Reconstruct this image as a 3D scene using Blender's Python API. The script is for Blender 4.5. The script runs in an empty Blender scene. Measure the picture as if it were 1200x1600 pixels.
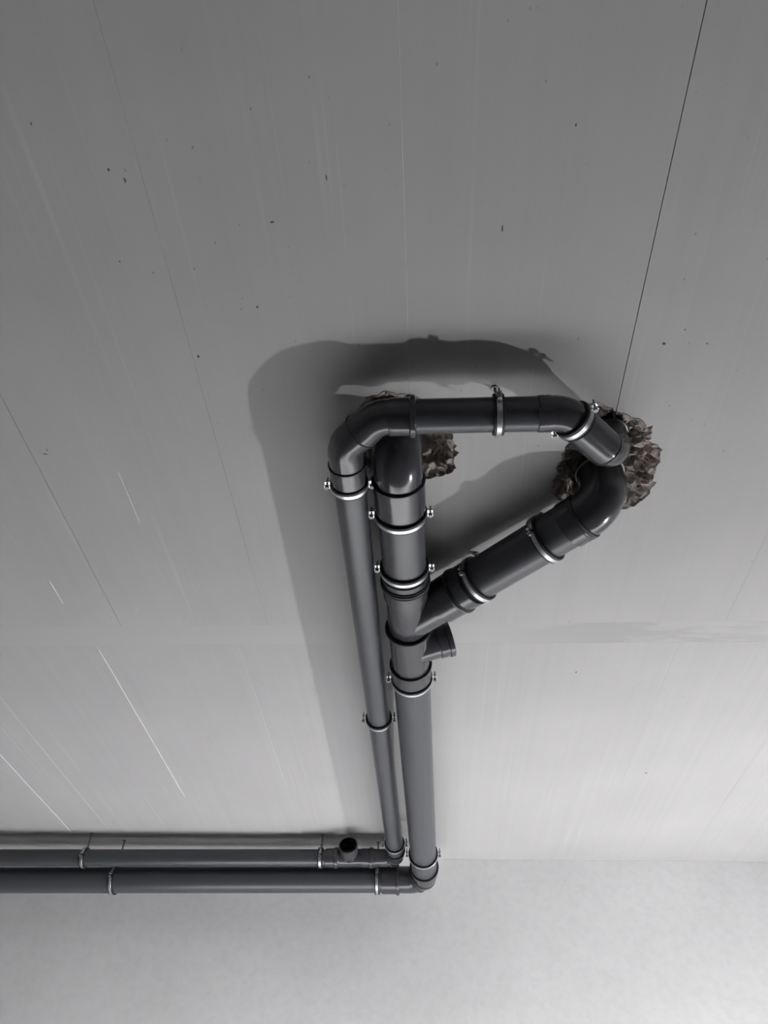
import bpy, bmesh, math, random
from mathutils import Vector, Matrix, noise
from mathutils.geometry import delaunay_2d_cdt

random.seed(7)
scene = bpy.context.scene
COL = scene.collection

# ------------------------------------------------------------------ camera
EYE = 1.55                      # camera height above the floor
CEIL = EYE + 2.0                # underside of the ceiling
WALL = 5.926                    # far wall
cd = bpy.data.cameras.new('camera')
cd.sensor_fit = 'VERTICAL'; cd.sensor_height = 24.0; cd.lens = 18.0
cd.clip_start = 0.02
cam = bpy.data.objects.new('camera', cd); COL.objects.link(cam)
R = Matrix(((0.99847227, -0.01537443, -0.05307304),
            (0.04932715,  0.68083645,  0.73077258),
            (0.02489885, -0.7322741,   0.6805547)))
M = Matrix(((R[0][0], -R[0][1], -R[0][2], 0),
            (R[1][0], -R[1][1], -R[1][2], 0),
            (R[2][0], -R[2][1], -R[2][2], EYE),
            (0, 0, 0, 1)))
cam.matrix_world = M
scene.camera = cam

# ------------------------------------------------------------------ world, lights, exposure
w = bpy.data.worlds.new('world'); scene.world = w; w.use_nodes = True
w.node_tree.nodes['Background'].inputs[0].default_value = (0.75, 0.82, 0.95, 1)
w.node_tree.nodes['Background'].inputs[1].default_value = 1.0

LAMP_W, SUN_W = 640.0, 275.0
ld = bpy.data.lights.new('work_lamp', 'SPOT'); ld.energy = LAMP_W; ld.shadow_soft_size = 0.055
ld.color = (1.0, 0.99, 0.985); ld.spot_size = math.radians(125); ld.spot_blend = 1.0
lo = bpy.data.objects.new('work_lamp', ld); COL.objects.link(lo)
lo.location = (4.6, 4.2, 0.25)
lo.rotation_euler = (Vector((-4.0, 3.6, 3.0)) - Vector(lo.location)).to_track_quat('-Z', 'Y').to_euler()
sd = bpy.data.lights.new('sun', 'SUN'); sd.energy = SUN_W; sd.angle = math.radians(0.6); sd.color = (1.0, 1.0, 1.0)
so = bpy.data.objects.new('sun', sd); COL.objects.link(so)
so.rotation_euler = Vector((-1.0, 0.0, -0.36)).to_track_quat('-Z', 'Y').to_euler()  # low beam through the added window; its floor patch bounces light upward

vs = scene.view_settings
vs.view_transform = 'Standard'; vs.look = 'None'; vs.gamma = 1.0; vs.use_curve_mapping = False
vs.exposure = 0.0

# ------------------------------------------------------------------ materials
def new_mat(name):
    m = bpy.data.materials.new(name); m.use_nodes = True
    nt = m.node_tree; b = nt.nodes['Principled BSDF']
    return m, nt, b
def N(nt, t, **kw):
    n = nt.nodes.new(t)
    for k, v in kw.items():
        if k in n.inputs: n.inputs[k].default_value = v
        else: setattr(n, k, v)
    return n
def mapped(nt, scale):
    tc = N(nt, 'ShaderNodeTexCoord'); mp = N(nt, 'ShaderNodeMapping')
    mp.inputs['Scale'].default_value = scale
    nt.links.new(tc.outputs['Object'], mp.inputs['Vector'])
    return mp.outputs['Vector']
def ramp(nt, src, stops):
    r = N(nt, 'ShaderNodeValToRGB'); el = r.color_ramp.elements
    while len(el) < len(stops): el.new(0.5)
    for e, (p, c) in zip(el, stops):
        e.position = p; e.color = (c[0], c[1], c[2], 1) if hasattr(c, '__len__') else (c, c, c, 1)
    nt.links.new(src, r.inputs[0]); return r.outputs[0]
def mix(nt, a, b, fac, mode='MIX'):
    m = N(nt, 'ShaderNodeMix', data_type='RGBA', blend_type=mode)
    for i, s in ((0, fac), (6, a), (7, b)):
        if hasattr(s, 'links'): nt.links.new(s, m.inputs[i])
        else: m.inputs[i].default_value = s
    return m.outputs[2]

def concrete_ceiling(name, base):
    m, nt, b = new_mat(name)
    st = N(nt, 'ShaderNodeTexNoise', Scale=1.0, Detail=4.0, Roughness=0.6)
    nt.links.new(mapped(nt, (26, 0.35, 1)), st.inputs['Vector'])
    cl = N(nt, 'ShaderNodeTexNoise', Scale=1.6, Detail=5.0)
    nt.links.new(mapped(nt, (1, 1, 1)), cl.inputs['Vector'])
    streak = ramp(nt, st.outputs[0], [(0.3, 0.975), (0.5, 1.0), (0.75, 1.025)])
    cloud = ramp(nt, cl.outputs[0], [(0.3, 0.955), (0.7, 1.03)])
    col = mix(nt, (*base, 1), streak, 1.0, 'MULTIPLY')
    col = mix(nt, col, cloud, 1.0, 'MULTIPLY')
    # thin pale drag lines left by the casting bed, broken along their length
    ln = N(nt, 'ShaderNodeTexNoise', Scale=1.0, Detail=1.0)
    nt.links.new(mapped(nt, (48, 0.25, 1)), ln.inputs['Vector'])
    lk = N(nt, 'ShaderNodeTexNoise', Scale=1.0, Detail=2.0)
    nt.links.new(mapped(nt, (3.0, 1.4, 1)), lk.inputs['Vector'])
    lf = mix(nt, ramp(nt, ln.outputs[0], [(0.66, 0.0), (0.70, 1.0)]), ramp(nt, lk.outputs[0], [(0.45, 0.0), (0.62, 1.0)]), 1.0, 'MULTIPLY')
    col = mix(nt, col, mix(nt, col, (1.075, 1.075, 1.075, 1), 1.0, 'MULTIPLY'), lf)
    # small dark pits in the formed concrete, denser in patches
    vo = N(nt, 'ShaderNodeTexVoronoi', Scale=1.0, Randomness=1.0)
    nt.links.new(mapped(nt, (26, 17, 1)), vo.inputs['Vector'])
    pit = ramp(nt, vo.outputs['Distance'], [(0.04, 1.0), (0.10, 0.0)])
    pk = N(nt, 'ShaderNodeTexNoise', Scale=1.1, Detail=2.0)
    nt.links.new(mapped(nt, (1, 1, 1)), pk.inputs['Vector'])
    sel = N(nt, 'ShaderNodeTexWhiteNoise', noise_dimensions='3D')
    nt.links.new(vo.outputs['Position'], sel.inputs['Vector'])
    keep = ramp(nt, sel.outputs['Value'], [(0.55, 0.0), (0.57, 1.0)])
    patch = ramp(nt, pk.outputs[0], [(0.44, 0.0), (0.58, 1.0)])
    f1 = mix(nt, pit, keep, 1.0, 'MULTIPLY'); f2 = mix(nt, f1, patch, 1.0, 'MULTIPLY')
    f2 = mix(nt, (0, 0, 0, 1), f2, 0.5)
    col = mix(nt, col, (0.10, 0.095, 0.09, 1), f2)
    nt.links.new(col, b.inputs['Base Color'])
    b.inputs['Roughness'].default_value = 0.75
    b.inputs['Specular IOR Level'].default_value = 0.25
    bp = N(nt, 'ShaderNodeBump', Strength=0.12, Distance=0.004)
    nt.links.new(st.outputs[0], bp.inputs['Height']); nt.links.new(bp.outputs[0], b.inputs['Normal'])
    return m

def rough_wall(name, base):
    m, nt, b = new_mat(name)
    cl = N(nt, 'ShaderNodeTexNoise', Scale=1.3, Detail=6.0, Roughness=0.6)
    nt.links.new(mapped(nt, (1, 1, 1)), cl.inputs['Vector'])
    fine = N(nt, 'ShaderNodeTexNoise', Scale=22.0, Detail=5.0)
    nt.links.new(mapped(nt, (1, 1, 1)), fine.inputs['Vector'])
    col = mix(nt, (*base, 1), ramp(nt, cl.outputs[0], [(0.3, 0.94), (0.7, 1.03)]), 1.0, 'MULTIPLY')
    col = mix(nt, col, ramp(nt, fine.outputs[0], [(0.3, 0.965), (0.6, 1.01)]), 1.0, 'MULTIPLY')
    nt.links.new(col, b.inputs['Base Color']); b.inputs['Roughness'].default_value = 0.85
    bp = N(nt, 'ShaderNodeBump', Strength=0.15, Distance=0.01)
    nt.links.new(fine.outputs[0], bp.inputs['Height']); nt.links.new(bp.outputs[0], b.inputs['Normal'])
    return m

def stained_filler(name, base):
    m, nt, b = new_mat(name)
    n1 = N(nt, 'ShaderNodeTexNoise', Scale=1.0, Detail=6.0, Roughness=0.65)
    nt.links.new(mapped(nt, (1.6, 7, 1)), n1.inputs['Vector'])
    tc = N(nt, 'ShaderNodeTexCoord'); sx = N(nt, 'ShaderNodeSeparateXYZ'); nt.links.new(tc.outputs['Object'], sx.inputs[0])
    mr = N(nt, 'ShaderNodeMapRange'); mr.inputs[1].default_value = 0.2; mr.inputs[2].default_value = 0.8; nt.links.new(sx.outputs[0], mr.inputs[0])
    mr2 = N(nt, 'ShaderNodeMapRange'); mr2.inputs[1].default_value = 1.9; mr2.inputs[2].default_value = 1.3; nt.links.new(sx.outputs[0], mr2.inputs[0])
    pat = ramp(nt, n1.outputs[0], [(0.40, 0.0), (0.50, 1.0)])
    msk = mix(nt, mix(nt, pat, mr.outputs[0], 1.0, 'MULTIPLY'), mr2.outputs[0], 1.0, 'MULTIPLY')
    col = mix(nt, (*base, 1), (base[0] * 0.86, base[1] * 0.86, base[2] * 0.86, 1), msk)
    nt.links.new(col, b.inputs['Base Color']); b.inputs['Roughness'].default_value = 0.8
    return m

def pvc(name, base, rough=0.33):
    m, nt, b = new_mat(name)
    n1 = N(nt, 'ShaderNodeTexNoise', Scale=9.0, Detail=6.0)
    nt.links.new(mapped(nt, (1, 1, 1)), n1.inputs['Vector'])
    col = mix(nt, (*base, 1), ramp(nt, n1.outputs[0], [(0.30, 0.97), (0.7, 1.03)]), 1.0, 'MULTIPLY')
    nt.links.new(col, b.inputs['Base Color'])
    rr = N(nt, 'ShaderNodeMapRange'); rr.inputs[3].default_value = rough - 0.01; rr.inputs[4].default_value = rough + 0.02
    nt.links.new(n1.outputs[0], rr.inputs[0]); nt.links.new(rr.outputs[0], b.inputs['Roughness'])
    b.inputs['IOR'].default_value = 1.52
    return m

def plain(name, base, rough, metal=0.0, var=0.08, scale=40):
    m, nt, b = new_mat(name)
    n1 = N(nt, 'ShaderNodeTexNoise', Scale=float(scale), Detail=3.0)
    nt.links.new(mapped(nt, (1, 1, 1)), n1.inputs['Vector'])
    col = mix(nt, (*base, 1), ramp(nt, n1.outputs[0], [(0.3, 1 - var), (0.7, 1 + var)]), 1.0, 'MULTIPLY')
    nt.links.new(col, b.inputs['Base Color'])
    b.inputs['Roughness'].default_value = rough; b.inputs['Metallic'].default_value = metal
    return m

def broken(name):
    m, nt, b = new_mat(name)
    n1 = N(nt, 'ShaderNodeTexNoise', Scale=24.0, Detail=7.0, Roughness=0.75)
    nt.links.new(mapped(nt, (1, 1, 1)), n1.inputs['Vector'])
    vo = N(nt, 'ShaderNodeTexVoronoi', Scale=38.0)
    nt.links.new(mapped(nt, (1, 1, 1)), vo.inputs['Vector'])
    col = ramp(nt, n1.outputs[0], [(0.28, (0.17, 0.14, 0.125)), (0.42, (0.27, 0.23, 0.21)), (0.58, (0.36, 0.315, 0.29)), (0.74, (0.50, 0.45, 0.42))])
    col = mix(nt, col, ramp(nt, vo.outputs['Distance'], [(0.1, 0.75), (0.6, 1.1)]), 1.0, 'MULTIPLY')
    nt.links.new(col, b.inputs['Base Color']); b.inputs['Roughness'].default_value = 0.95
    bp = N(nt, 'ShaderNodeBump', Strength=0.7, Distance=0.012)
    nt.links.new(n1.outputs[0], bp.inputs['Height']); nt.links.new(bp.outputs[0], b.inputs['Normal'])
    return m

MT = dict(
    ceil=concrete_ceiling('ceiling_concrete', (0.404, 0.398, 0.399)),
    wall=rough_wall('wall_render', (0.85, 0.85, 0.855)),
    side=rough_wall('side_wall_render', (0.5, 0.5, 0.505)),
    floor=rough_wall('floor_screed', (0.16, 0.16, 0.162)),
    seam=stained_filler('seam_filler', (0.404, 0.398, 0.399)),
    bead=plain('joint_filler', (0.54, 0.535, 0.53), 0.8, var=0.04),
    bead2=plain('thin_joint_filler', (0.455, 0.452, 0.452), 0.8, var=0.03),
    pvc=pvc('grey_pvc', (0.057, 0.059, 0.068), 0.32),
    fit=pvc('grey_fitting_pvc', (0.046, 0.047, 0.054), 0.17),
    rubber=plain('black_rubber', (0.012, 0.012, 0.013), 0.55, var=0.1),
    zinc=plain('zinc_steel', (0.55, 0.56, 0.58), 0.36, 1.0, var=0.1, scale=90),
    screw=plain('screw_steel', (0.20, 0.20, 0.20), 0.50, 1.0, var=0.15, scale=120),
    lip=plain('lit_lip_grey', (0.40, 0.39, 0.37), 0.5),  # lighter grey paints in the light caught on the riser lip
    rubble=broken('broken_concrete'),
    chip=plain('dark_aggregate', (0.12, 0.115, 0.11), 0.9),
    frame=plain('added_window_paint', (0.5, 0.5, 0.5), 0.5),
    glass=plain('added_window_glass', (0.9, 0.9, 0.9), 0.05),
)

# ------------------------------------------------------------------ helpers
def link(name, me, mat, parent=None, angle=35):
    if mat is not None: me.materials.append(mat)
    if angle:
        me.polygons.foreach_set('use_smooth', [True] * len(me.polygons))
        me.set_sharp_from_angle(angle=math.radians(angle))
    o = bpy.data.objects.new(name, me); COL.objects.link(o)
    if parent is not None: o.parent = parent
    return o
def mesh(name, verts, faces, mat, parent=None, angle=35):
    me = bpy.data.meshes.new(name); me.from_pydata([tuple(v) for v in verts], [], faces); me.update()
    return link(name, me, mat, parent, angle)
def empty(name, loc, label, cat, group=None):
    o = bpy.data.objects.new(name, None); COL.objects.link(o); o.location = loc
    o.empty_display_size = 0.05
    o['label'] = label; o['category'] = cat
    if group: o['group'] = group
    return o
def box_vf(lo, hi):
    x0, y0, z0 = lo; x1, y1, z1 = hi
    v = [(x0,y0,z0),(x1,y0,z0),(x1,y1,z0),(x0,y1,z0),(x0,y0,z1),(x1,y0,z1),(x1,y1,z1),(x0,y1,z1)]
    return v, [(0,3,2,1),(4,5,6,7),(0,1,5,4),(1,2,6,5),(2,3,7,6),(3,0,4,7)]
def box(name, lo, hi, mat, parent=None):
    v, f = box_vf(lo, hi); return mesh(name, v, f, mat, parent, 0)
def struct(o):
    o['kind'] = 'structure'; return o

class Path:
    """polyline with filleted corners, evaluated by arc length"""
    def __init__(self, pts, fil):
        pts = [Vector(p) for p in pts]
        out = [pts[0]]; self.corner = []
        for i in range(1, len(pts) - 1):
            a = (pts[i-1] - pts[i]).normalized(); b = (pts[i+1] - pts[i]).normalized()
            r = fil[i-1]; ang = a.angle(b); t = r / math.tan(ang / 2)
            c = pts[i] + (a + b).normalized() * (r / math.sin(ang / 2))
            p0 = pts[i] + a * t; p1 = pts[i] + b * t
            u = (p0 - c).normalized(); tot = math.pi - ang; v = (-a - u * (-a).dot(u)).normalized()
            seg = 14
            first = len(out)
            for k in range(seg + 1):
                q = tot * k / seg
                out.append(c + (u * math.cos(q) + v * math.sin(q)) * r)
            self.corner.append((first, len(out) - 1))
        out.append(pts[-1])
        self.p = out; self.s = [0.0]
        for i in range(1, len(out)): self.s.append(self.s[-1] + (out[i] - out[i-1]).length)
        self.c = [(self.s[a], self.s[b]) for a, b in self.corner]
        n = len(out); self.t = []
        for i in range(n):
            d0 = (out[i] - out[i-1]).normalized() if i else None
            d1 = (out[i+1] - out[i]).normalized() if i < n - 1 else None
            self.t.append(((d0 or d1) + (d1 or d0)).normalized())
        self.L = self.s[-1]
    def at(self, s):
        S = self.s
        if s <= S[0]: return self.p[0] + self.t[0] * (s - S[0]), self.t[0]
        for i in range(1, len(S)):
            if s <= S[i]:
                f = (s - S[i-1]) / max(1e-9, S[i] - S[i-1])
                tt = (self.p[i] - self.p[i-1]).normalized() if S[i] - S[i-1] > 0.05 else self.t[i-1].lerp(self.t[i], f).normalized()
                return self.p[i-1].lerp(self.p[i], f), tt
        return self.p[-1] + self.t[-1] * (s - S[-1]), self.t[-1]
    def near(self, axis, val, lo=0.0, hi=None):
        """arc length where a coordinate passes val"""
        hi = self.L if hi is None else hi; best = None
        for k in range(4001):
            s = lo + (hi - lo) * k / 4000; d = abs(self.at(s)[0][axis] - val)
            if best is None or d < best[0]: best = (d, s)
        return best[1]
    def inner(self, s0, s1):
        return [x for x in self.s if min(s0, s1) + 1e-4 < x < max(s0, s1) - 1e-4]

def sweep(name, path, prof, mat, parent=None, seg=48, caps=(True, True), angle=32):
    """tube around a path; prof = [(s, radius), ...]; may run backwards for a hollow mouth"""
    st = [prof[0]]
    for (s0, r0), (s1, r1) in zip(prof, prof[1:]):
        mids = path.inner(s0, s1)
        if s1 < s0: mids = mids[::-1]
        for m_ in mids: st.append((m_, r0 + (r1 - r0) * (m_ - s0) / (s1 - s0)))
        st.append((s1, r1))
    V, F = [], []; ref = None; org = path.at(prof[0][0])[0] if parent is None else None
    order = sorted(set(s for s, _ in st)); frames = {}
    for s in order:
        p, t = path.at(s)
        if ref is None:
            ref = Vector((0.31, 0.2, 1)) if abs(t.z) < 0.8 else Vector((1, 0.2, 0.1))
        ref = (ref - t * ref.dot(t)).normalized(); frames[s] = (p, ref.copy(), t.cross(ref))
    for s, r in st:
        p, a, b = frames[s]
        for k in range(seg):
            q = 2 * math.pi * k / seg
            V.append(p + (a * math.cos(q) + b * math.sin(q)) * r)
    for i in range(len(st) - 1):
        for k in range(seg):
            k2 = (k + 1) % seg
            F.append((i*seg + k, i*seg + k2, (i+1)*seg + k2, (i+1)*seg + k))
    if caps[0]: F.append(tuple(reversed(range(seg))))
    if caps[1]: F.append(tuple(range((len(st)-1)*seg, len(st)*seg)))
    off = parent.location if parent is not None else Vector((0, 0, 0))
    o = mesh(name, [v - off for v in V], F, mat, parent, angle)
    return o

def tag(o, label, cat, group=None):
    o['label'] = label; o['category'] = cat
    if group: o['group'] = group
    return o

# ------------------------------------------------------------------ the room shell
X0, X1, Y0 = -5.2, 6.4, -3.0
struct(box('floor', (X0-.2, Y0-.2, -0.15), (X1+.2, WALL+.2, 0.0), MT['floor']))
struct(box('wall_far', (X0-.2, WALL, 0.0), (X1+.2, WALL+0.2, CEIL + 0.28), MT['wall']))
struct(box('wall_left', (X0-.2, Y0, 0.0), (X0, WALL, CEIL + 0.28), MT['side']))
struct(box('wall_back', (X0-.2, Y0-.2, 0.0), (X1+.2, Y0, CEIL + 0.28), MT['side']))
# right wall; unseen window added and sized to throw sun on the floor
wy0, wy1, wz0, wz1 = 4.45, 5.88, 0.05, 3.35
wr = struct(box('wall_right', (X1, Y0, 0.0), (X1+.2, wy0, CEIL + 0.28), MT['side']))
box('wall_panel', (X1, wy0, 0.0), (X1+.2, wy1, wz0), MT['side'], wr)
box('wall_panel', (X1, wy0, wz1), (X1+.2, wy1, CEIL + 0.28), MT['side'], wr)
box('wall_panel', (X1, wy1, 0.0), (X1+.2, WALL, CEIL + 0.28), MT['side'], wr)
wn = struct(box('added_window_1', (X1+.08, wy0, wz0), (X1+.14, wy0+.06, wz1), MT['frame']))
box('added_window_frame', (X1+.08, wy1-.06, wz0), (X1+.14, wy1, wz1), MT['frame'], wn)
box('added_window_frame', (X1+.08, wy0+.06, wz0), (X1+.14, wy1-.06, wz0+.06), MT['frame'], wn)
box('added_window_frame', (X1+.08, wy0+.06, wz1-.06), (X1+.14, wy1-.06, wz1), MT['frame'], wn)

# ceiling: precast slabs with open or filled joints, two rows, over a backing layer
ceil = struct(box('ceiling', (X0-.2, Y0-.2, CEIL + 0.24), (X1+.2, WALL+.2, CEIL + 0.34), MT['ceil']))

def jag(poly, n, amp, seed):
    """subdivide a closed outline and roughen it"""
    out = []
    for i, p in enumerate(poly):
        q = poly[(i + 1) % len(poly)]
        L = math.dist(p, q); k = max(1, int(L / n))
        for j in range(k):
            f = j / k; x = p[0] + (q[0]-p[0]) * f; y = p[1] + (q[1]-p[1]) * f
            d = noise.noise_vector(Vector((x * 55, y * 55, seed))) * amp
            out.append((x + d.x, y + d.y))
    return out
HOLE1 = jag([(-0.217,1.642),(-0.181,1.584),(-0.127,1.570),(-0.044,1.583),(0.02,1.62),(0.062,1.70),(0.102,1.775),(0.106,1.80),(0.113,1.815),(0.106,1.83),(0.121,1.849),(0.106,1.87),(0.111,1.917),(0.086,1.949),(0.051,1.964),(0.005,1.970),(-0.077,1.977),(-0.17,1.959),(-0.21,1.893),(-0.225,1.785)], 0.008, 0.011, 3.1)
HOLE2 = jag([(0.514,1.642),(0.576,1.638),(0.637,1.667),(0.689,1.69),(0.731,1.711),(0.757,1.748),(0.771,1.743),(0.779,1.813),(0.823,1.85),(0.83,1.911),(0.825,1.951),(0.822,1.993),(0.838,2.016),(0.819,2.083),(0.792,2.127),(0.756,2.147),(0.668,2.166),(0.582,2.147),(0.505,2.103),(0.469,2.057),(0.471,1.984),(0.476,1.911),(0.487,1.85),(0.508,1.805),(0.485,1.746),(0.466,1.676)], 0.008, 0.011, 8.7)

def inside(pt, poly):
    x, y = pt; c = False; n = len(poly)
    for i in range(n):
        x1, y1 = poly[i]; x2, y2 = poly[i-1]
        if (y1 > y) != (y2 > y) and x < (x2-x1) * (y-y1) / (y2-y1) + x1: c = not c
    return c

def slab(x0, x1, y0, y1, dz=0.0, holes=(), c=0.0006):
    z = CEIL + dz; T = CEIL + 0.24
    if not holes:
        # chamfered lower arris
        v = [(x0+c,y0+c,z),(x1-c,y0+c,z),(x1-c,y1-c,z),(x0+c,y1-c,z),
             (x0,y0,z+c),(x1,y0,z+c),(x1,y1,z+c),(x0,y1,z+c),
             (x0,y0,T),(x1,y0,T),(x1,y1,T),(x0,y1,T)]
        f = [(0,3,2,1)]
        for i in range(4):
            j = (i + 1) % 4
            f += [(i, j, 4+j, 4+i), (4+i, 4+j, 8+j, 8+i)]
        return mesh('slab', v, f, MT['ceil'], ceil, 0)
    pts = [Vector((x0,y0)),Vector((x1,y0)),Vector((x1,y1)),Vector((x0,y1))]
    ed = [(0,1),(1,2),(2,3),(3,0)]
    for h in holes:
        b = len(pts); pts += [Vector(p) for p in h]
        ed += [(b+i, b+(i+1) % len(h)) for i in range(len(h))]
    ov, oe, of, *_ = delaunay_2d_cdt(pts, ed, [], 0, 1e-5)
    F = []
    for t in of:
        cx = sum(ov[i].x for i in t) / len(t); cy = sum(ov[i].y for i in t) / len(t)
        if not (x0 < cx < x1 and y0 < cy < y1): continue
        if any(inside((cx, cy), h) for h in holes): continue
        F.append(tuple(reversed(t)))
    V = [(p.x, p.y, z) for p in ov]
    b = len(V); V += [(x0,y0,z),(x1,y0,z),(x1,y1,z),(x0,y1,z),(x0,y0,T),(x1,y0,T),(x1,y1,T),(x0,y1,T)]
    for i in range(4):
        j = (i + 1) % 4; F.append((b+i, b+j, b+4+j, b+4+i))
    return mesh('slab', V, F, MT['ceil'], ceil, 0)

SEAM0, SEAM1 = 2.895, 3.055
JA = [-0.0434 + 0.683 * k for k in range(-8, 7)]
JB = [-1.5788 + 0.685 * k for k in range(-6, 9)]
def rows(J, y0, y1, gaps, holes=False):
    xs = [X0 - 0.19] + [j for j in J if X0 < j < X1] + [X1 + 0.19]
    for i in range(len(xs) - 1):
        a, b = xs[i], xs[i+1]
        g0 = gaps.get(round(a, 3), 0.0016); g1 = gaps.get(round(b, 3), 0.0016)
        hs = [h for h in (HOLE1, HOLE2) if holes and max(p[0] for p in h) > a and min(p[0] for p in h) < b]
        slab(a + g0, b - g1, y0, y1, random.uniform(-0.0001, 0.0001), hs)
rows(JA, Y0 - .19, SEAM0, {round(JA[6],3):.0010, round(JA[7],3):.0004, round(JA[8],3):.0003, round(JA[9],3):.0013, round(JA[10],3):.0001}, True)
rows(JB, SEAM1, WALL + .1, {round(j,3):.0 for j in JB}, False)
# cast strip between the two slab rows
V, F = box_vf((X0 - .19, SEAM0, CEIL + 0.0001), (X1 + .19, SEAM1, CEIL + 0.24))
mesh('seam_strip', V, F, MT['seam'], ceil, 0)
# joints that were filled and stand slightly proud
def ridge(x, y0, y1, wd, hgt, seed, n=40, mat='bead'):
    V, F = [], []
    for i in range(n + 1):
        y = y0 + (y1 - y0) * i / n; wob = noise.noise(Vector((seed, y * 4, 0))) * wd * 0.5
        k = 0.55 + 0.6 * abs(noise.noise(Vector((seed, y * 9, 4.0))))
        if i in (0, n): k = 0.15
        V += [(x + wob - wd*k, y, CEIL + 0.0002), (x + wob, y, CEIL - 0.0004 - hgt*k), (x + wob + wd*k, y, CEIL + 0.0002)]
        if i:
            b = 3*i
            F += [(b-3, b-2, b+1, b), (b-2, b-1, b+2, b+1)]
    return mesh('joint_filler', V, F, MT[mat], ceil, 0)
ridge(JA[8], -1.0, 1.58, 0.0030, 0.0004, 1.0, 70, 'bead2')
ridge(-1.5788, 3.06, 4.82, 0.006, 0.004, 2.0)
ridge(-2.551, 3.9, 5.45, 0.006, 0.004, 3.0)
ridge(-2.264, 3.35, 5.35, 0.003, 0.0012, 4.0, 40, 'bead2')
ridge(-0.894, 3.06, 4.7, 0.0025, 0.0008, 5.0, 40, 'bead2')
ridge(-1.62, 2.55, 2.72, 0.004, 0.003, 6.0, 12)
ridge(0.476, 3.06, 4.9, 0.0025, 0.0008, 7.0, 40, 'bead2')
ridge(0.6396, 2.2, 2.89, 0.003, 0.0008, 8.0, 40, 'bead2')
ridge(-1.12, 1.9, 2.2, 0.0025, 0.0015, 9.0, 14)

def crater(poly, depth, seed, inner):
    """broken-out concrete between the slab outline and the pipe"""
    cx, cy = inner; n = len(poly); V, F = [], []
    T = [0.0] + [0.025 + 0.033 * q for q in range(20)] + [0.72]
    D = [-0.002] + [0.005 + 0.0045 * q for q in range(20)] + [depth]
    for k, (t, d) in enumerate(zip(T, D)):
        for i, (x, y) in enumerate(poly):
            px = x + (cx - x) * t; py = y + (cy - y) * t; pz = CEIL + d
            if k:
                nv = noise.noise_vector(Vector((px * 22, py * 22, seed)))
                nw = noise.noise_vector(Vector((px * 60, py * 60, seed)))
                a = min(1.0, k / 6); n3 = noise.noise_vector(Vector((px * 130, py * 130, seed)))
                px += nv.x * 0.020 * a + nw.x * 0.011 + n3.x * 0.006; py += nv.y * 0.020 * a + nw.y * 0.011 + n3.y * 0.006
                pz += nv.z * 0.050 * a + nw.z * 0.022 * a + n3.z * 0.010 * a
                pz = max(pz, CEIL + 0.004)
            V.append((px, py, min(pz, CEIL + 0.23)))
        if k:
            for i in range(n):
                j = (i + 1) % n; F.append(((k-1)*n + i, (k-1)*n + j, k*n + j, k*n + i))
    V.append((cx, cy, CEIL + 0.23)); c = len(V) - 1; b = (len(T)-1) * n
    F += [(b + i, b + (i+1) % n, c) for i in range(n)]
    return mesh('broken_hole', V, F, MT['rubble'], ceil, 0)
c1 = crater(HOLE1, 0.20, 2.0, (-0.06, 1.76)); c1['label'] = 'rough broken hole around the left riser'
c2 = crater(HOLE2, 0.20, 6.0, (0.62, 1.89)); c2['label'] = 'rough broken hole around the two right risers'

# ------------------------------------------------------------------ pipe routes (metres; z from the camera level + EYE)
def P(x, y, h): return (x, y, EYE + h)
A = Path([P(-.088,1.725,2.2), P(-.090,1.725,1.884), P(-.038,5.60,1.752), P(-4.9,5.60,1.70)], [0.10, 0.115])
B = Path([P(.633,1.765,2.2), P(.633,1.765,1.868), P(.443,1.567,1.868), P(-.1446,1.567,1.868), P(-.259,1.682,1.867), P(-.231,5.465,1.848), P(-4.9,5.465,1.81)],
         [0.08, 0.08, 0.08, 0.08, 0.085])
C = Path([P(.640,1.993,2.2), P(.640,1.993,1.885), P(-.073,2.664,1.857)], [0.10])
RA, RB = 0.084, 0.0555

def sock(s0, s1, r, bead=True, d=0.008):
    """socket that starts flush with the body at s0 and opens at s1"""
    q = 1 if s1 > s0 else -1; L = abs(s1 - s0)
    pr = [(s0, r), (s0 + q*0.008, r + d)]
    if bead:
        pr += [(s1 - q*0.034, r + d), (s1 - q*0.030, r + d + 0.006), (s1 - q*0.012, r + d + 0.006), (s1 - q*0.008, r + d + 0.001)]
    pr += [(s1 - q*0.002, r + d), (s1, r + d - 0.003), (s1, r - 0.001)]
    return pr
def ring(path, s, r, wd, th, parent, name='sealing_ring', mat='rubber'):
    return sweep(name, path, [(s - wd/2, r - 0.002), (s - wd/2, r + th*0.6), (s - wd*0.25, r + th), (s + wd*0.25, r + th), (s + wd/2, r + th*0.6), (s + wd/2, r - 0.002)],
                 MT[mat], parent, caps=(False, False), angle=60)
def pipe(path, s0, s1, r, label, group):
    o = sweep('drain_pipe', path, [(s0, r - 0.003), (s0, r), (s1, r), (s1, r - 0.003)], MT['pvc'])
    return tag(o, label, 'pipe', group)

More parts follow.
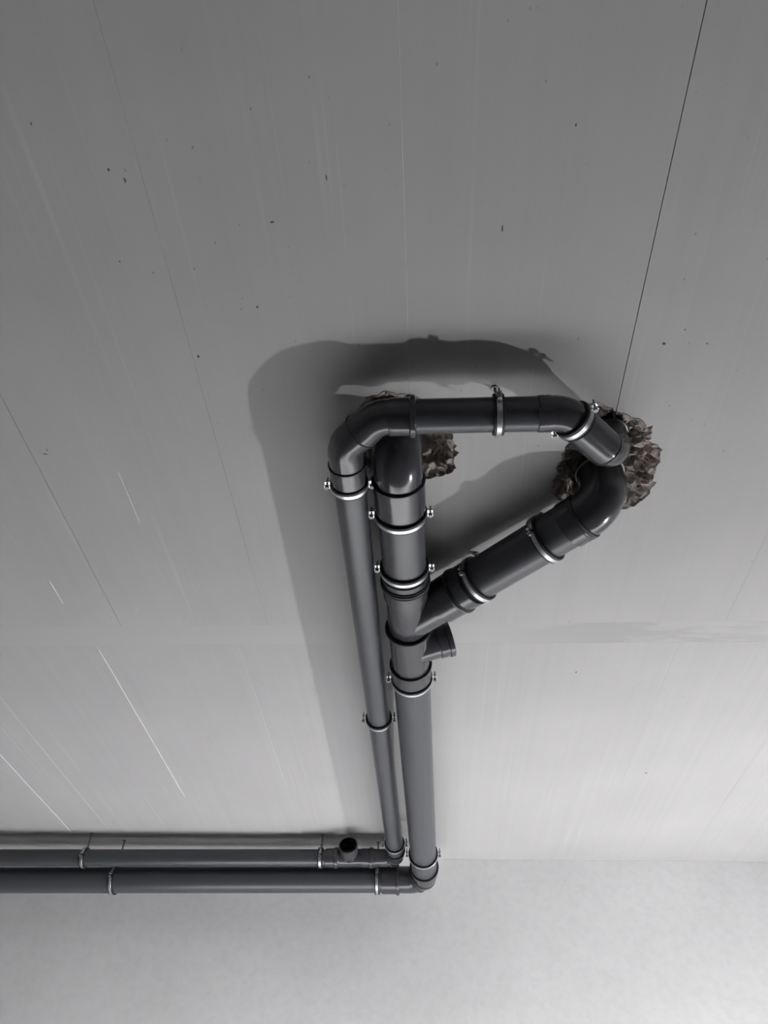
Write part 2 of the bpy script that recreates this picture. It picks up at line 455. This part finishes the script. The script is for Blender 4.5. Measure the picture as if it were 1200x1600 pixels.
# --- thick pipe A
sA = lambda y: A.near(1, y, A.c[0][1] - 0.02, A.c[1][0] + 0.02)
a_ring, a_mouth = sA(1.855), sA(1.99)
e = empty('elbow_fitting', A.at(A.c[0][1])[0], 'grey plastic elbow rising into the left ceiling hole behind the upper pipe', 'pipe elbow', 'thick pipe elbows')
sweep('bend', A, [(A.c[0][0] - 0.20, RA), (a_ring, RA)], MT['fit'], e)
sweep('socket', A, [(a_ring, RA - .002), (a_ring + 0.004, RA + 0.007), (a_mouth - .003, RA + 0.007), (a_mouth, RA + 0.004), (a_mouth, RA)], MT['fit'], e)
ring(A, a_ring, RA + 0.003, 0.007, 0.006, e)
yb0, yb1 = sA(2.345), sA(2.715)
pipe(A, a_mouth - 0.03, yb0 + 0.03, RA, 'short thick grey pipe between left hole elbow and slanted branch', 'thick drain pipes')
# Y branch
e = empty('branch_fitting', A.at(sA(2.6))[0], 'grey Y-shaped branch fitting joining the slanted pipe to the main pipe', 'pipe branch')
b0 = sock(sA(2.48), yb0, RA, False)
sweep('body', A, list(reversed(b0)) + [(yb1 - 0.004, RA), (yb1, RA - .002)], MT['fit'], e)
ring(A, sA(2.393), RA + 0.008, 0.012, 0.007, e, 'socket_bead', 'fit')
ring(A, sA(2.405), RA + 0.008, 0.005, 0.005, e)
ring(A, sA(2.378), RA + 0.008, 0.005, 0.005, e)
sC = lambda x: C.near(0, x, C.c[0][1] - 0.02, C.L)
c_mouth, c_bead = sC(.181), sC(.132)
pr = [(C.L - 0.03, RA), (sC(.067), RA), (sC(.060), RA + 0.008), (c_mouth + .002, RA + 0.008), (c_mouth, RA + 0.005), (c_mouth, RA - .001)]
sweep('branch_arm', C, pr, MT['fit'], e)
ring(C, c_bead, RA + 0.008, 0.012, 0.006, e, 'socket_bead', 'fit')
ring(C, c_bead - 0.011, RA + 0.008, 0.005, 0.004, e)
# tee with an open stub
e = empty('tee_fitting', A.at(sA(2.85))[0], 'grey tee fitting with an open side stub below the Y branch', 'pipe tee')
t0, t1, t2 = sA(2.70), sA(2.973), sA(3.065)
sweep('body', A, [(t0, RA), (t0, RA + 0.010), (t0 + 0.022, RA + 0.010), (t0 + 0.028, RA + .001), (t1, RA + .001)], MT['fit'], e)
ring(A, t0 + 0.004, RA + 0.009, 0.016, 0.006, e)
sweep('lower_socket', A, [(t1, RA), (t1 + 0.003, RA + 0.007), (t2 - .003, RA + 0.007), (t2, RA + 0.003), (t2, RA - .001)], MT['fit'], e)
ring(A, t1, RA + 0.004, 0.010, 0.007, e)
p0 = A.at(sA(2.85))[0]; dv = Vector((math.cos(math.radians(17)), -0.06, math.sin(math.radians(17)))).normalized()
S = Path([p0, p0 + dv * 0.4], [])
rs = 0.081
sweep('stub', S, [(0.0, rs), (0.118, rs), (0.124, rs + .005), (0.160, rs + .006), (0.163, rs + .011), (0.181, rs + .011), (0.183, rs + .009), (0.183, rs + .003), (0.175, rs), (0.12, rs - .002), (0.09, rs - .004)],
      MT['fit'], e)
# long thick run to the wall
s_far = A.c[1][0]; fe0 = s_far - 0.115
pipe(A, t2 - 0.03, fe0 + 0.03, RA, 'long thick grey pipe running along the ceiling to the far wall', 'thick drain pipes')
e = empty('elbow_fitting', A.at((A.c[1][0] + A.c[1][1]) / 2)[0], 'thick grey elbow at the wall turning the main pipe left', 'pipe elbow', 'thick pipe elbows')
s1 = A.c[1][1]
wb = A.near(0, -.222, s1 - .02, s1 + 1); wm = A.near(0, -.335, s1 - .02, s1 + 1)
sweep('bend', A, [(fe0, RA), (fe0, RA + 0.005), (fe0 + .003, RA + 0.009), (fe0 + 0.05, RA + 0.009), (fe0 + 0.058, RA + .002), (wb, RA + .002)], MT['fit'], e)
sweep('socket', A, [(wb - .01, RA), (wb - .008, RA + .009), (wm - .002, RA + .007), (wm, RA + .003), (wm, RA - .001)], MT['fit'], e)
ring(A, fe0 + 0.003, RA + 0.007, 0.008, 0.006, e)
ring(A, A.c[1][0] + 0.045, RA + 0.001, 0.010, 0.006, e, 'rib', 'fit')
ring(A, A.c[1][0] + 0.105, RA + 0.001, 0.010, 0.006, e, 'rib', 'fit')
ring(A, wb + 0.004, RA + 0.009, 0.020, 0.007, e, 'socket_bead', 'fit')
pipe(A, wm - 0.03, A.L, RA, 'lower thick grey pipe running left along the far wall', 'thick drain pipes')
# slanted arm
c_ring, ce = sC(.571), sC(.52)
pipe(C, ce - 0.03, c_mouth - 0.03, RA, 'thick grey pipe slanting from the Y branch to the right hole', 'thick drain pipes')
e = empty('elbow_fitting', C.at(C.c[0][1])[0], 'large shiny elbow of the slanted pipe rising into the right hole', 'pipe elbow', 'thick pipe elbows')
sweep('bend', C, [(C.c[0][0] - 0.20, RA), (c_ring, RA)], MT['fit'], e)
sweep('socket', C, [(c_ring, RA - .002), (c_ring + .004, RA + .005), (ce - .003, RA + .005), (ce, RA + .002), (ce, RA - .001)], MT['fit'], e)
ring(C, c_ring, RA + 0.001, 0.006, 0.005, e)
ring(C, c_ring + 0.012, RA + 0.004, 0.004, 0.002, e)
ring(C, C.c[0][0] - 0.05, RA - .001, 0.008, 0.005, e, 'riser_lip', 'lip')

# --- thin pipe B
def sB(ax, v, i0, i1): return B.near(ax, v, i0, i1)
k = B.c
d_ring = B.near(0, .587, k[0][1] - .02, k[1][0] + .02)
d_m = B.near(0, .489, k[0][1] - .05, k[1][0] + .05)
e = empty('elbow_fitting', B.at(k[0][1])[0], 'thin shiny grey elbow of the upper pipe rising into the right hole', 'pipe elbow', 'thin pipe elbows')
sweep('bend', B, [(k[0][0] - .22, RB), (d_ring, RB)], MT['fit'], e)
sweep('socket', B, [(d_ring, RB - .002), (d_ring + .004, RB + .006), (d_m - .003, RB + .006), (d_m, RB + .003), (d_m, RB - .001)], MT['fit'], e)
ring(B, d_ring, RB + .002, .005, .005, e)
ring(B, k[0][0] - 0.05, RB - .001, 0.008, 0.006, e, 'riser_lip', 'pvc')
e = empty('bend_fitting', B.at((k[1][0] + k[1][1]) / 2)[0], 'grey forty-five degree bend at the right end of the upper pipe', 'pipe bend', 'thin pipe bends')
s_r = B.near(0, .354, k[1][1] - .03, k[2][0])
sweep('bend', B, [(d_m - .02, RB - .002), (d_m + .002, RB + .001), (k[1][1] + .01, RB + .001), (k[1][1] + .016, RB + .003), (s_r - .003, RB + .003), (s_r, RB)], MT['fit'], e)
# upper run
s_bd = B.near(0, -.028, k[1][1], k[2][0] + .02); s_sk = B.near(0, -.1, k[1][1], k[2][0] + .02)
pipe(B, s_r - .02, s_bd + .02, RB, 'upper thin grey pipe crossing in front of the left hole', 'thin drain pipes')
e = empty('bend_fitting', B.at(k[2][0])[0], 'grey bend with a beaded socket at the left end of the upper pipe', 'pipe bend', 'thin pipe bends')
mid = (k[2][1] + k[3][0]) / 2
sweep('socket', B, [(s_bd - .006, RB - .001), (s_bd - .006, RB + .006), (s_bd - .002, RB + .013), (s_bd + .012, RB + .013), (s_bd + .016, RB + .006), (s_sk, RB + .006), (s_sk + .01, RB + .002)], MT['fit'], e)
sweep('bend', B, [(s_sk, RB + .001), (k[2][1], RB + .003), (mid - .006, RB + .006), (mid - .002, RB + .006), (mid, RB)], MT['fit'], e)
ring(B, mid, RB + .004, .006, .005, e)
e = empty('bend_fitting', B.at(k[3][1])[0], 'grey bend turning the thin pipe toward the far wall', 'pipe bend', 'thin pipe bends')
v_r = B.near(1, 1.765, k[3][0], k[4][0]); v_m = B.near(1, 1.843, k[3][0], k[4][0])
sweep('bend', B, [(mid, RB), (mid + .002, RB + .004), (k[3][1], RB + .003), (v_r, RB + .004)], MT['fit'], e)
sweep('socket', B, [(v_r, RB), (v_r + .003, RB + .006), (v_m - .003, RB + .006), (v_m, RB + .003), (v_m, RB - .001)], MT['fit'], e)
ring(B, v_r, RB + .004, .007, .005, e)
f0 = k[4][0] - .07
pipe(B, v_m - .02, f0 + .02, RB, 'long thin grey pipe running beside the main pipe to the far wall', 'thin drain pipes')
e = empty('elbow_fitting', B.at((k[4][0] + k[4][1]) / 2)[0], 'thin grey elbow at the wall turning the thin pipe left', 'pipe elbow', 'thin pipe elbows')
s1 = k[4][1]
w1 = B.near(0, -.379, s1 - .02, s1 + 1)
sweep('bend', B, [(f0, RB), (f0, RB + .005), (f0 + .003, RB + .008), (f0 + .04, RB + .008), (f0 + .046, RB + .002), (w1, RB + .002)], MT['fit'], e)
ring(B, f0 + .003, RB + .006, .007, .005, e)
ring(B, k[4][0] + .035, RB + .001, .008, .005, e, 'rib', 'fit')
ring(B, k[4][0] + .085, RB + .001, .008, .005, e, 'rib', 'fit')
e = empty('tee_fitting', B.at(B.near(0, -.549, s1, s1 + 1))[0], 'small grey tee with an open round stub facing outward beside the wall', 'pipe tee')
xb = lambda x: B.near(0, x, s1 - .02, s1 + 3)
sweep('body', B, [(w1 - .002, RB), (w1, RB + .006), (xb(-.389), RB + .006), (xb(-.393), RB + .012), (xb(-.412), RB + .012), (xb(-.416), RB + .006), (xb(-.466), RB + .006), (xb(-.471), RB + .003),
                   (xb(-.62), RB + .003), (xb(-.627), RB + .007), (xb(-.633), RB + .013), (xb(-.654), RB + .013), (xb(-.658), RB + .007), (xb(-.715), RB + .006), (xb(-.718), RB)], MT['fit'], e)
p0 = B.at(xb(-.550))[0]; dv = Vector((-0.02, -math.cos(math.radians(15)), math.sin(math.radians(15)))).normalized()
S = Path([p0, p0 + dv * .3], [])
sweep('stub', S, [(0, RB - .002), (.062, RB), (.074, RB + .008), (.143, RB + .009), (.146, RB + .007), (.146, RB + .001), (.140, RB), (.085, RB - .001), (.075, RB - .008), (.03, RB - .008)], MT['fit'], e)
pipe(B, xb(-.70), B.L, RB, 'upper thin grey pipe running left along the far wall', 'thin drain pipes')

# ------------------------------------------------------------------ pipe clamps
def clamp(path, s, r, label, roll=0.0, rod=True, wd=0.017):
    p, t = path.at(s)
    up = Vector((0, 0, 1)); up = (up - t * up.dot(t)).normalized(); side = t.cross(up)
    if roll:
        rot = Matrix.Rotation(math.radians(roll), 3, t); up2 = rot @ up; side = rot @ side
    else: up2 = up
    e = empty('pipe_clamp', p, label, 'pipe clamp', 'steel pipe clamps')
    def pt(a, b, c): return side * a + up2 * b + t * c           # local to the empty
    # rubber lining: closed ring, wider than the band
    def arc_ring(name, mat, ri, ro, w_, a0, a1, n):
        V, F = [], []; full = abs(a1 - a0 - 360) < 1e-6
        m_ = n if full else n + 1; bv = min(0.0015, w_ * 0.1)
        pro = [(ri, -w_/2), (ro - bv, -w_/2), (ro, -w_/2 + bv), (ro, w_/2 - bv), (ro - bv, w_/2), (ri, w_/2)]
        for i in range(m_):
            q = math.radians(a0 + (a1 - a0) * i / n)
            for rr, c in pro: V.append(pt(math.cos(q) * rr, math.sin(q) * rr, c))
        np_ = len(pro)
        for i in range(n):
            j = (i + 1) % m_
            for u in range(np_):
                v2 = (u + 1) % np_; F.append((i*np_ + u, j*np_ + u, j*np_ + v2, i*np_ + v2))
        if not full: F += [tuple(range(np_)), tuple(reversed(range((m_-1)*np_, m_*np_)))]
        return mesh(name, V, F, MT[mat], e, 40)
    arc_ring('rubber_lining', 'rubber', r - 0.0005, r + 0.0105, wd + 0.016, 0, 360, 56)
    band_up = arc_ring('band', 'zinc', r + 0.006, r + 0.0125, wd, 7, 173, 30)
    band_lo = arc_ring('band', 'zinc', r + 0.006, r + 0.0125, wd, 187, 353, 30)
    def cyl(name, a, b, rad, mat, n=10):
        ax = (b - a).normalized(); q0 = ax.orthogonal().normalized(); q1 = ax.cross(q0); V = []
        for c in (a, b):
            for i in range(n):
                g = 2 * math.pi * i / n; V.append(c + (q0 * math.cos(g) + q1 * math.sin(g)) * rad)
        F = [(i, (i+1) % n, n + (i+1) % n, n + i) for i in range(n)] + [tuple(reversed(range(n))), tuple(range(n, 2*n))]
        return V, F
    for sg in (-1, 1):
        # folded ears of the two half bands
        for ub in (-1, 1):
            a0, a1 = sg * (r + 0.006), sg * (r + 0.031); z0, z1 = ub * 0.0075, ub * 0.0105
            V = [pt(x, z, c) for z in (z0, z1) for x, c in ((a0, -wd/2), (a1, -wd/2*0.8), (a1, wd/2*0.8), (a0, wd/2))]
            mesh('ear', V, [(0,1,2,3),(7,6,5,4),(0,4,5,1),(1,5,6,2),(2,6,7,3),(3,7,4,0)], MT['zinc'], band_up if ub > 0 else band_lo, 0)
        bx = sg * (r + 0.022)
        V, F = cyl('b', pt(bx, -0.016, 0), pt(bx, 0.034, 0), 0.0032, 'screw')
        for a, b, rad, n in ((-0.0185, -0.0115, 0.0075, 12), (0.011, 0.016, 0.007, 6)):
            v2, f2 = cyl('h', pt(bx, a, 0), pt(bx, b, 0), rad, 'screw', n)
            F += [tuple(i + len(V) for i in f) for f in f2]; V += v2
        mesh('bolt', V, F, MT['screw'], e, 40)
    if rod:
        top = CEIL - p.z; z0 = r + 0.011
        V, F = cyl('r', Vector((0, 0, z0 + .012)), Vector((0, 0, top + 0.01)), 0.005, 'screw', 10)
        v2, f2 = cyl('n', Vector((0, 0, z0 - .002)), Vector((0, 0, z0 + .024)), 0.009, 'screw', 6)
        F += [tuple(i + len(V) for i in f) for f in f2]; V += v2
        rd = mesh('threaded_rod', V, F, MT['screw'], e, 40)
        v2, f2 = cyl('w', Vector((0, 0, top - 0.005)), Vector((0, 0, top + .001)), 0.013, 'screw', 14)
        mesh('ceiling_washer', v2, f2, MT['screw'], rd, 40)
    return e
clamp(A, sA(2.022), RA, 'steel clamp on the thick pipe just past the left hole elbow', rod=False)
clamp(A, sA(2.318), RA, 'steel clamp on the thick pipe at the top of the Y branch')
clamp(A, sA(3.092), RA, 'steel clamp on the thick pipe just below the open-stub tee')
clamp(A, sA(5.15), RA, 'steel clamp on the thick pipe just before the wall elbow')
clamp(A, A.near(0, -.366, A.c[1][1], A.c[1][1] + 2), RA, 'steel clamp on the lower wall pipe beside the elbow')
clamp(A, A.near(0, -2.21, A.c[1][1], A.L), RA, 'steel clamp on the lower wall pipe near the left edge')
clamp(C, sC(.205), RA, 'steel clamp on the slanted pipe beside the Y branch', roll=-10)
clamp(C, sC(.445), RA, 'steel clamp on the slanted pipe below the right hole', roll=-14)
clamp(B, B.near(0, .474, k[0][1] - .03, k[1][0] + .05), RB, 'bright steel clamp on the short angled piece below the right hole', rod=False)
clamp(B, B.near(0, .2335, k[1][1], k[2][0]), RB, 'steel clamp midway along the upper thin pipe')
clamp(B, B.near(1, 1.862, k[3][1], k[4][0]), RB, 'bright steel clamp at the top of the long thin pipe')
clamp(B, B.near(1, 3.513, k[3][1], k[4][0]), RB, 'steel clamp halfway down the long thin pipe')
clamp(B, B.near(1, 5.20, k[3][1], k[4][0]), RB, 'steel clamp on the long thin pipe just before the wall')
clamp(B, xb(-.752), RB, 'steel clamp on the upper wall pipe beside the open tee')
clamp(B, B.near(0, -2.41, s1, B.L), RB, 'steel clamp on the upper wall pipe near the left edge')


# ------------------------------------------------------------------ chips and scuffs that can be picked out on the ceiling
CHIPS = [(-.405, .979, .009, .005, 0), (-.490, 1.241, .006, .005, 0), (-.708, 1.412, .005, .008, 0), (-.243, .863, .003, .012, 0), (.223, 1.020, .003, .014, 0),
         (.387, .757, .003, .006, 0), (.739, 1.410, .009, .007, 0), (.791, 1.362, .004, .004, 0), (.870, 1.415, .004, .004, 0), (-1.358, 1.815, .013, .003, 0), (-1.344, 1.795, .003, .014, 0),
         (-.81, .821, .005, .006, 0), (-.775, .85, .004, .009, 0), (-.97, .70, .004, .008, 0), (-.86, 1.08, .004, .006, 0), (-1.302, 2.768, .005, .016, 1), (.724, 3.313, .005, .012, 0), (1.285, 4.45, .010, .012, 0)]
for i, (x, y, a, b, pale) in enumerate(CHIPS):
    n = 7; V = []
    for k2 in range(n):
        q = 2 * math.pi * k2 / n; f = random.uniform(0.6, 1.15)
        V.append((x + math.cos(q) * a * f, y + math.sin(q) * b * f, CEIL + 0.0005))
    V.append((x, y, CEIL - 0.0025))
    mesh('surface_chip', V, [(k2, (k2 + 1) % n, n) for k2 in range(n)], MT['bead'] if pale else MT['chip'], ceil, 0)
